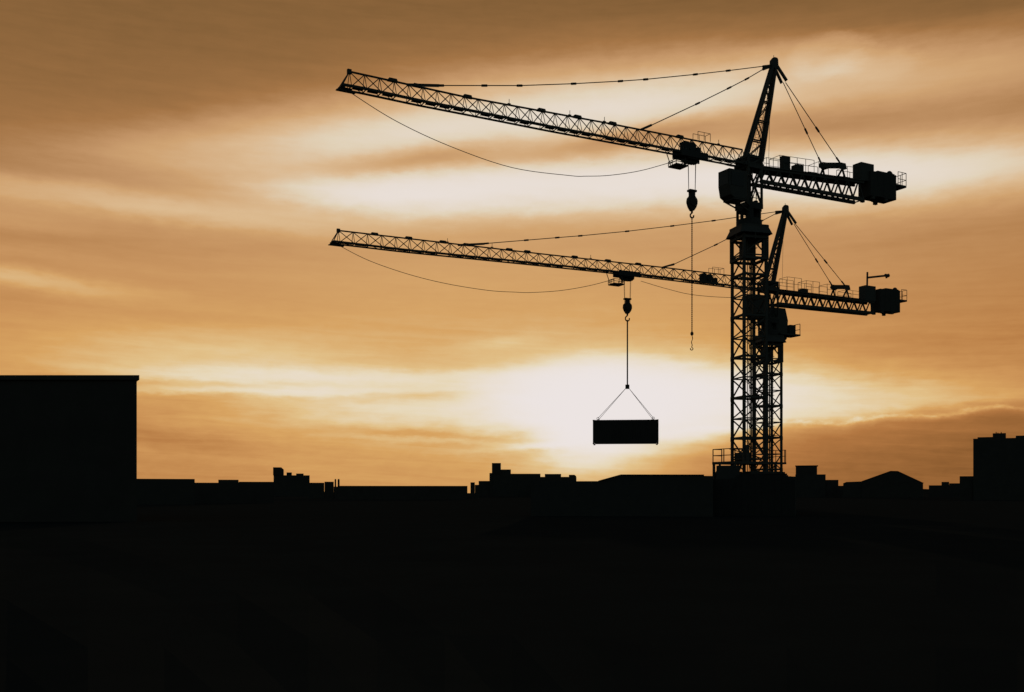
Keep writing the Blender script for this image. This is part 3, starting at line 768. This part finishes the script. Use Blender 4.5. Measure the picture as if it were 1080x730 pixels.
# ----------------------------------------------------------------- sky
# the cloud banks of the sunset, placed by azimuth / elevation (degrees, sun side = +Y)
# (azimuth, elevation, half length, half height above, half height below, tilt, amount)
def ang(px, py):
    dx = px-540.0
    return (math.degrees(math.atan(dx/F)), math.degrees(math.atan((HZ-py)/math.hypot(F, dx))))
DPP = math.degrees(1/F)      # degrees per photo pixel near the centre
BANKS = [
    # broad tone of the sky
    ( 130, -40, 900, 300, 215,   7, -.31),
    (1100, -30, 460, 300, 125,   0, -.30),
    ( 500, 300, 430, 130, 110,   0,  .10),
    (1130, 330, 320, 200, 150,   0, -.12),
    ( -20, 290, 230, 160, 130,   0, -.05),
    (1060, 510, 290,  90,  60,   0, -.13),
    ( 170, 500, 170,  60,  40,   0, -.06),
    # high veil: upper lobe
    ( 700, 100, 250,  42,  38,   6,  .40),
    ( 560, 120, 220,  46,  24,   8,  .30),
    ( 400, 140, 120,  46,  30,  14,  .20),
    ( 900,  90, 260,  30,  24,   2,  .27),
    (1060,  82, 150,  34,  22,   2,  .16),
    ( 240, 150, 160,  26,  24,   8,  .22),
    # high veil: lower lobe
    ( 600, 195, 270,  34,  24,   1,  .60),
    ( 850, 192, 200,  36,  26,   2,  .42),
    (1030, 190, 170,  30,  22,   2,  .36),
    ( 395, 205, 140,  20,  20,  -1,  .38),
    ( 130, 215, 230,  13,  15,  -1,  .30),
    (   0, 232,  90,  12,  12,   0,  .12),
    # tongues between the lobes
    ( 470, 166,  90,  15,  16,   5, -.22),
    ( 380, 177,  90,  10,  11,   6, -.15),
    ( 660, 148, 110,  11,  13,   8, -.26),
    ( 830, 140, 170,  20,  20,   7, -.10),
    # left streaks
    (  20, 294, 130,   9,  11,  -5,  .25),
    (   0, 265, 120,   8,   8,  -5,  .06),
    ( 130, 318, 120,  10,  12,  -5, -.06),
    # the band around the sun
    ( 240, 383, 200,  34,  22,  -2,  .24),
    ( 330, 397, 250,   9,   7,   1,  .28),
    ( 300, 410, 200,   5,   5,   2,  .26),
    ( 420, 430, 150,  16,  24,  -2,  .34),
    ( 590, 422,  88,  32,  30,   0,  .64),
    ( 676, 425, 112,  34,  36,  -4,  .95),
    ( 790, 408, 130,  24,  28,  -3,  .38),
    ( 940, 420, 150,  24,  16,   2,  .24),
    ( 640, 370, 200,  34,  34,   0,  .07),
    # the sun behind thin cloud
    ( 625, 448,  46,  40,  34,   0,  .75),
    ( 627, 470,  90,  60,  42,   0,  .25),
    # torn edges under the glow
    ( 470, 462, 110,   5,   6,  -6, -.10),
    ( 580, 470,  90,   4,   4,   4,  .22),
    ( 500, 467, 120,   3,   4,  -3,  .16),
    ( 740, 452,  40,   7,   9,   8,  .30),
    # low on the right, above the cloud bank
    (1000, 425, 130,   5,   5,   2,  .10),
    # low left
    ( 190, 458, 120,  12,  18,  -8, -.10),
    ( 360, 470, 220,  30,  30,  -4,  .07),
    ( 280, 490, 120,   8,   9,  -8,  .05),
    # lit puff top right
    ( 874,  56,  40,  19,  22,   0,  .11, 3),
    ( 925,  66,  44,  16,  16,   0,  .07, 3),
    ( 885,  26, 110,  10,  16,   0, -.05),
    ( 530, 358,  46,   5,   7,   6,  .09),
]
RAMP_HIGH = [(0,(106,75,44)),(.10,(131,95,56)),(.25,(164,117,71)),(.40,(194,148,103)),(.50,(207,163,115)),
             (.65,(219,185,145)),(.80,(225,209,184)),(1,(236,228,226))]
RAMP_LOW  = [(0,(112,72,38)),(.10,(144,95,50)),(.25,(178,119,66)),(.40,(204,148,88)),(.50,(216,164,98)),
             (.65,(226,193,138)),(.80,(231,215,184)),(1,(236,228,226))]
def lin(c):
    f = lambda v: v/12.92 if v <= .04045 else ((v+.055)/1.055)**2.4
    return tuple(f(v/255.0) for v in c)+(1.0,)

def make_sky():
    w = bpy.data.worlds.new('World'); S.world = w; w.use_nodes = True
    w.cycles.sampling_method = 'MANUAL'; w.cycles.sample_map_resolution = 256
    nt = w.node_tree; nt.nodes.clear(); N = nt.nodes; L = nt.links
    def math_(op, a, b=None, c=None, clamp=False):
        n = N.new('ShaderNodeMath'); n.operation = op; n.use_clamp = clamp
        for i, v in enumerate((a, b, c)):
            if v is None: continue
            if isinstance(v, (int, float)): n.inputs[i].default_value = v
            else: L.new(v, n.inputs[i])
        return n.outputs[0]
    def vdot(a, v):
        n = N.new('ShaderNodeVectorMath'); n.operation = 'DOT_PRODUCT'
        L.new(a, n.inputs[0]); n.inputs[1].default_value = v
        return n.outputs['Value']
    def comb(x, y, z):
        n = N.new('ShaderNodeCombineXYZ')
        for i, v in enumerate((x, y, z)):
            if isinstance(v, (int, float)): n.inputs[i].default_value = v
            else: L.new(v, n.inputs[i])
        return n.outputs[0]
    def noise(vec, scale, detail=4, rough=.55, dist=0):
        n = N.new('ShaderNodeTexNoise'); n.inputs['Scale'].default_value = scale
        n.inputs['Detail'].default_value = detail; n.inputs['Roughness'].default_value = rough
        n.inputs['Distortion'].default_value = dist
        L.new(vec, n.inputs['Vector']); return n.outputs['Fac']
    def ramp(fac, stops):
        n = N.new('ShaderNodeValToRGB'); cr = n.color_ramp
        while len(cr.elements) < len(stops): cr.elements.new(.5)
        for e, (p, c) in zip(cr.elements, stops): e.position = p
        for e, (p, c) in zip(cr.elements, stops): e.color = lin(c)
        L.new(fac, n.inputs[0]); return n.outputs[0]
    def mix(fac, a, b):
        n = N.new('ShaderNodeMix'); n.data_type = 'RGBA'
        L.new(fac, n.inputs[0])
        for s, v in ((6, a), (7, b)):
            if isinstance(v, tuple): n.inputs[s].default_value = v
            else: L.new(v, n.inputs[s])
        return n.outputs[2]
    tc = N.new('ShaderNodeTexCoord'); sp = N.new('ShaderNodeSeparateXYZ'); L.new(tc.outputs['Generated'], sp.inputs[0])
    x, y, z = sp.outputs
    az = math_('MULTIPLY', math_('ARCTAN2', x, y), 180/math.pi)
    el = math_('MULTIPLY', math_('ARCSINE', z), 180/math.pi)
    # wind-drawn warping of the cloud sheets
    p0 = comb(math_('MULTIPLY', az, .05), math_('MULTIPLY', el, .22), 3.1)
    n0 = noise(p0, 1.0, 5, .5); 
    p1 = comb(math_('MULTIPLY', az, .25), math_('MULTIPLY', el, .9), 7.7)
    n1 = noise(p1, 1.0, 6, .6)
    p2 = comb(math_('MULTIPLY', az, .11), math_('MULTIPLY', math_('ADD', el, math_('MULTIPLY', az, -.06)), 1.7), 1.3)
    n2 = noise(p2, 1.0, 5, .55, .4)
    p7 = comb(math_('MULTIPLY', az, .7), math_('MULTIPLY', el, 1.6), 21.0)
    n7 = noise(p7, 1.0, 8, .6)
    w_el = math_('ADD', math_('MULTIPLY_ADD', math_('SUBTRACT', n7, .5), .5, el), math_('ADD', math_('MULTIPLY_ADD', n0, 1.6, -.8), math_('MULTIPLY_ADD', n1, .55, -.275)))
    w_az = math_('ADD', az, math_('MULTIPLY_ADD', n1, 3.0, -1.5))
    P = comb(w_az, w_el, 1.0)
    b = math_('MULTIPLY_ADD', n2, .055, .425-.0275)
    b = math_('ADD', b, math_('MULTIPLY_ADD', n1, .04, -.02))
    for (px, py, hl, hu, hd, tilt, amt, *crisp) in BANKS:
        a0, e0 = ang(px, py); c, s = math.cos(math.radians(tilt)), math.sin(math.radians(tilt))
        hl, hu, hd = hl*DPP, hu*DPP, hd*DPP
        u = vdot(P, (c/hl, s/hl, -(a0*c+e0*s)/hl))
        vx, vy, v0 = -s, c, -(-a0*s+e0*c)
        vu = vdot(P, (vx/hu, vy/hu, v0/hu)); vd = vdot(P, (-vx/hd, -vy/hd, -v0/hd))
        v = math_('MAXIMUM', vu, vd)
        r2 = math_('MULTIPLY_ADD', u, u, math_('MULTIPLY', v, v))
        if crisp: r2 = math_('POWER', r2, crisp[0])
        g = math_('POWER', 2.718281828, math_('MULTIPLY', r2, -1.0))
        b = math_('MULTIPLY_ADD', g, amt, b)
    # cloud bank low on the right: a torn upper edge with a bright rim, dark below
    p3 = comb(math_('MULTIPLY', az, .42), math_('MULTIPLY', el, .5), 11.0)
    n3 = noise(p3, 1.0, 8, .62)
    p4 = comb(math_('MULTIPLY', az, .9), math_('MULTIPLY', el, 2.2), 5.0)
    n4 = noise(p4, 1.0, 6, .6)
    (aa, ea), (ab, eb) = ang(700, 455), ang(1080, 430)
    sl = (eb-ea)/(ab-aa)
    edge = math_('ADD', math_('MULTIPLY_ADD', az, sl, ea-sl*aa), math_('MULTIPLY_ADD', n3, .9, -.45))
    dlt = math_('SUBTRACT', edge, el)                      # degrees below the torn edge
    side = math_('DIVIDE', math_('SUBTRACT', az, 7.0), 7.0, None, True)
    body = math_('MULTIPLY', math_('DIVIDE', dlt, .35, None, True), side)
    b = math_('MULTIPLY_ADD', body, -.11, b)
    b = math_('MULTIPLY_ADD', math_('MULTIPLY', math_('MULTIPLY', math_('DIVIDE', dlt, 3.0, None, True), side), math_('ADD', n4, .5)), -.03, b)
    q = math_('DIVIDE', dlt, math_('MULTIPLY_ADD', n4, .17, .02))
    rim = math_('POWER', 2.718281828, math_('MULTIPLY', math_('MULTIPLY', q, q), -1.0))
    rim = math_('MULTIPLY', rim, math_('MULTIPLY_ADD', n4, 1.8, -.55, True))
    b = math_('MULTIPLY_ADD', math_('MULTIPLY', rim, side), .30, b)
    # fine wind-combed wisps, strongest near the sun
    p5 = comb(math_('MULTIPLY', az, .13), math_('MULTIPLY', math_('MULTIPLY_ADD', az, .045, el), 2.4), 2.0)
    n5 = noise(p5, 1.0, 8, .62, .6)
    p6 = comb(math_('MULTIPLY', az, .8), math_('MULTIPLY', el, 2.0), 9.0)
    n6 = noise(p6, 1.0, 8, .62, .3)
    near = math_('SUBTRACT', 1.0, math_('DIVIDE', math_('SUBTRACT', el, 5.0), 6.0), None, True)
    b = math_('MULTIPLY_ADD', math_('SUBTRACT', n5, .5), math_('MULTIPLY_ADD', near, .12, .06), b)
    b = math_('MULTIPLY_ADD', math_('SUBTRACT', n6, .5), math_('MULTIPLY_ADD', near, .06, .04), b)
    # highlights roll off gently
    soft = math_('SUBTRACT', 1.0, math_('MULTIPLY', math_('POWER', 2.718281828, math_('MULTIPLY', math_('MAXIMUM', math_('SUBTRACT', b, .75), 0.0), -4.0)), .25))
    b = math_('MAXIMUM', math_('MINIMUM', b, soft), 0.0)
    low = math_('SUBTRACT', 1.0, math_('DIVIDE', math_('SUBTRACT', el, 8.0), 8.0), None, True)
    clouds = mix(low, ramp(b, RAMP_HIGH), ramp(b, RAMP_LOW))
    # the rest of the sky is the dim dusk side
    nish = N.new('ShaderNodeTexSky'); nish.sky_type = 'NISHITA'; nish.sun_disc = False
    nish.sun_elevation = math.radians(SUN_EL); nish.sun_rotation = math.radians(SUN_AZ); nish.dust_density = 3.0
    nb = N.new('ShaderNodeVectorMath'); nb.operation = 'SCALE'; L.new(nish.outputs[0], nb.inputs[0]); nb.inputs[3].default_value = .11
    tint = N.new('ShaderNodeVectorMath'); tint.operation = 'MULTIPLY'; L.new(nb.outputs[0], tint.inputs[0]); tint.inputs[1].default_value = (.9, 1.0, .95)
    fa = math_('SUBTRACT', 1.0, math_('DIVIDE', math_('SUBTRACT', math_('ABSOLUTE', az), 30.0), 28.0), None, True)
    fe = math_('SUBTRACT', 1.0, math_('DIVIDE', math_('SUBTRACT', el, 27.0), 25.0), None, True)
    m = math_('MULTIPLY', fa, fe)
    col = mix(m, tint.outputs[0], clouds)
    bg = N.new('ShaderNodeBackground'); L.new(col, bg.inputs[0]); bg.inputs[1].default_value = 1.0
    out = N.new('ShaderNodeOutputWorld'); L.new(bg.outputs[0], out.inputs[0])
cam = bpy.data.cameras.new('camera'); co = bpy.data.objects.new('camera', cam); COL.objects.link(co)
co.location = (0, 0, CH); co.rotation_euler = (math.radians(90), 0, 0)
cam.sensor_width = 36; cam.lens = 36; cam.shift_y = (HZ-365)/1080.0; cam.clip_start = .1; cam.clip_end = 20000
S.camera = co
S.view_settings.view_transform = 'Standard'; S.view_settings.look = 'None'; S.view_settings.exposure = 0
make_sky()
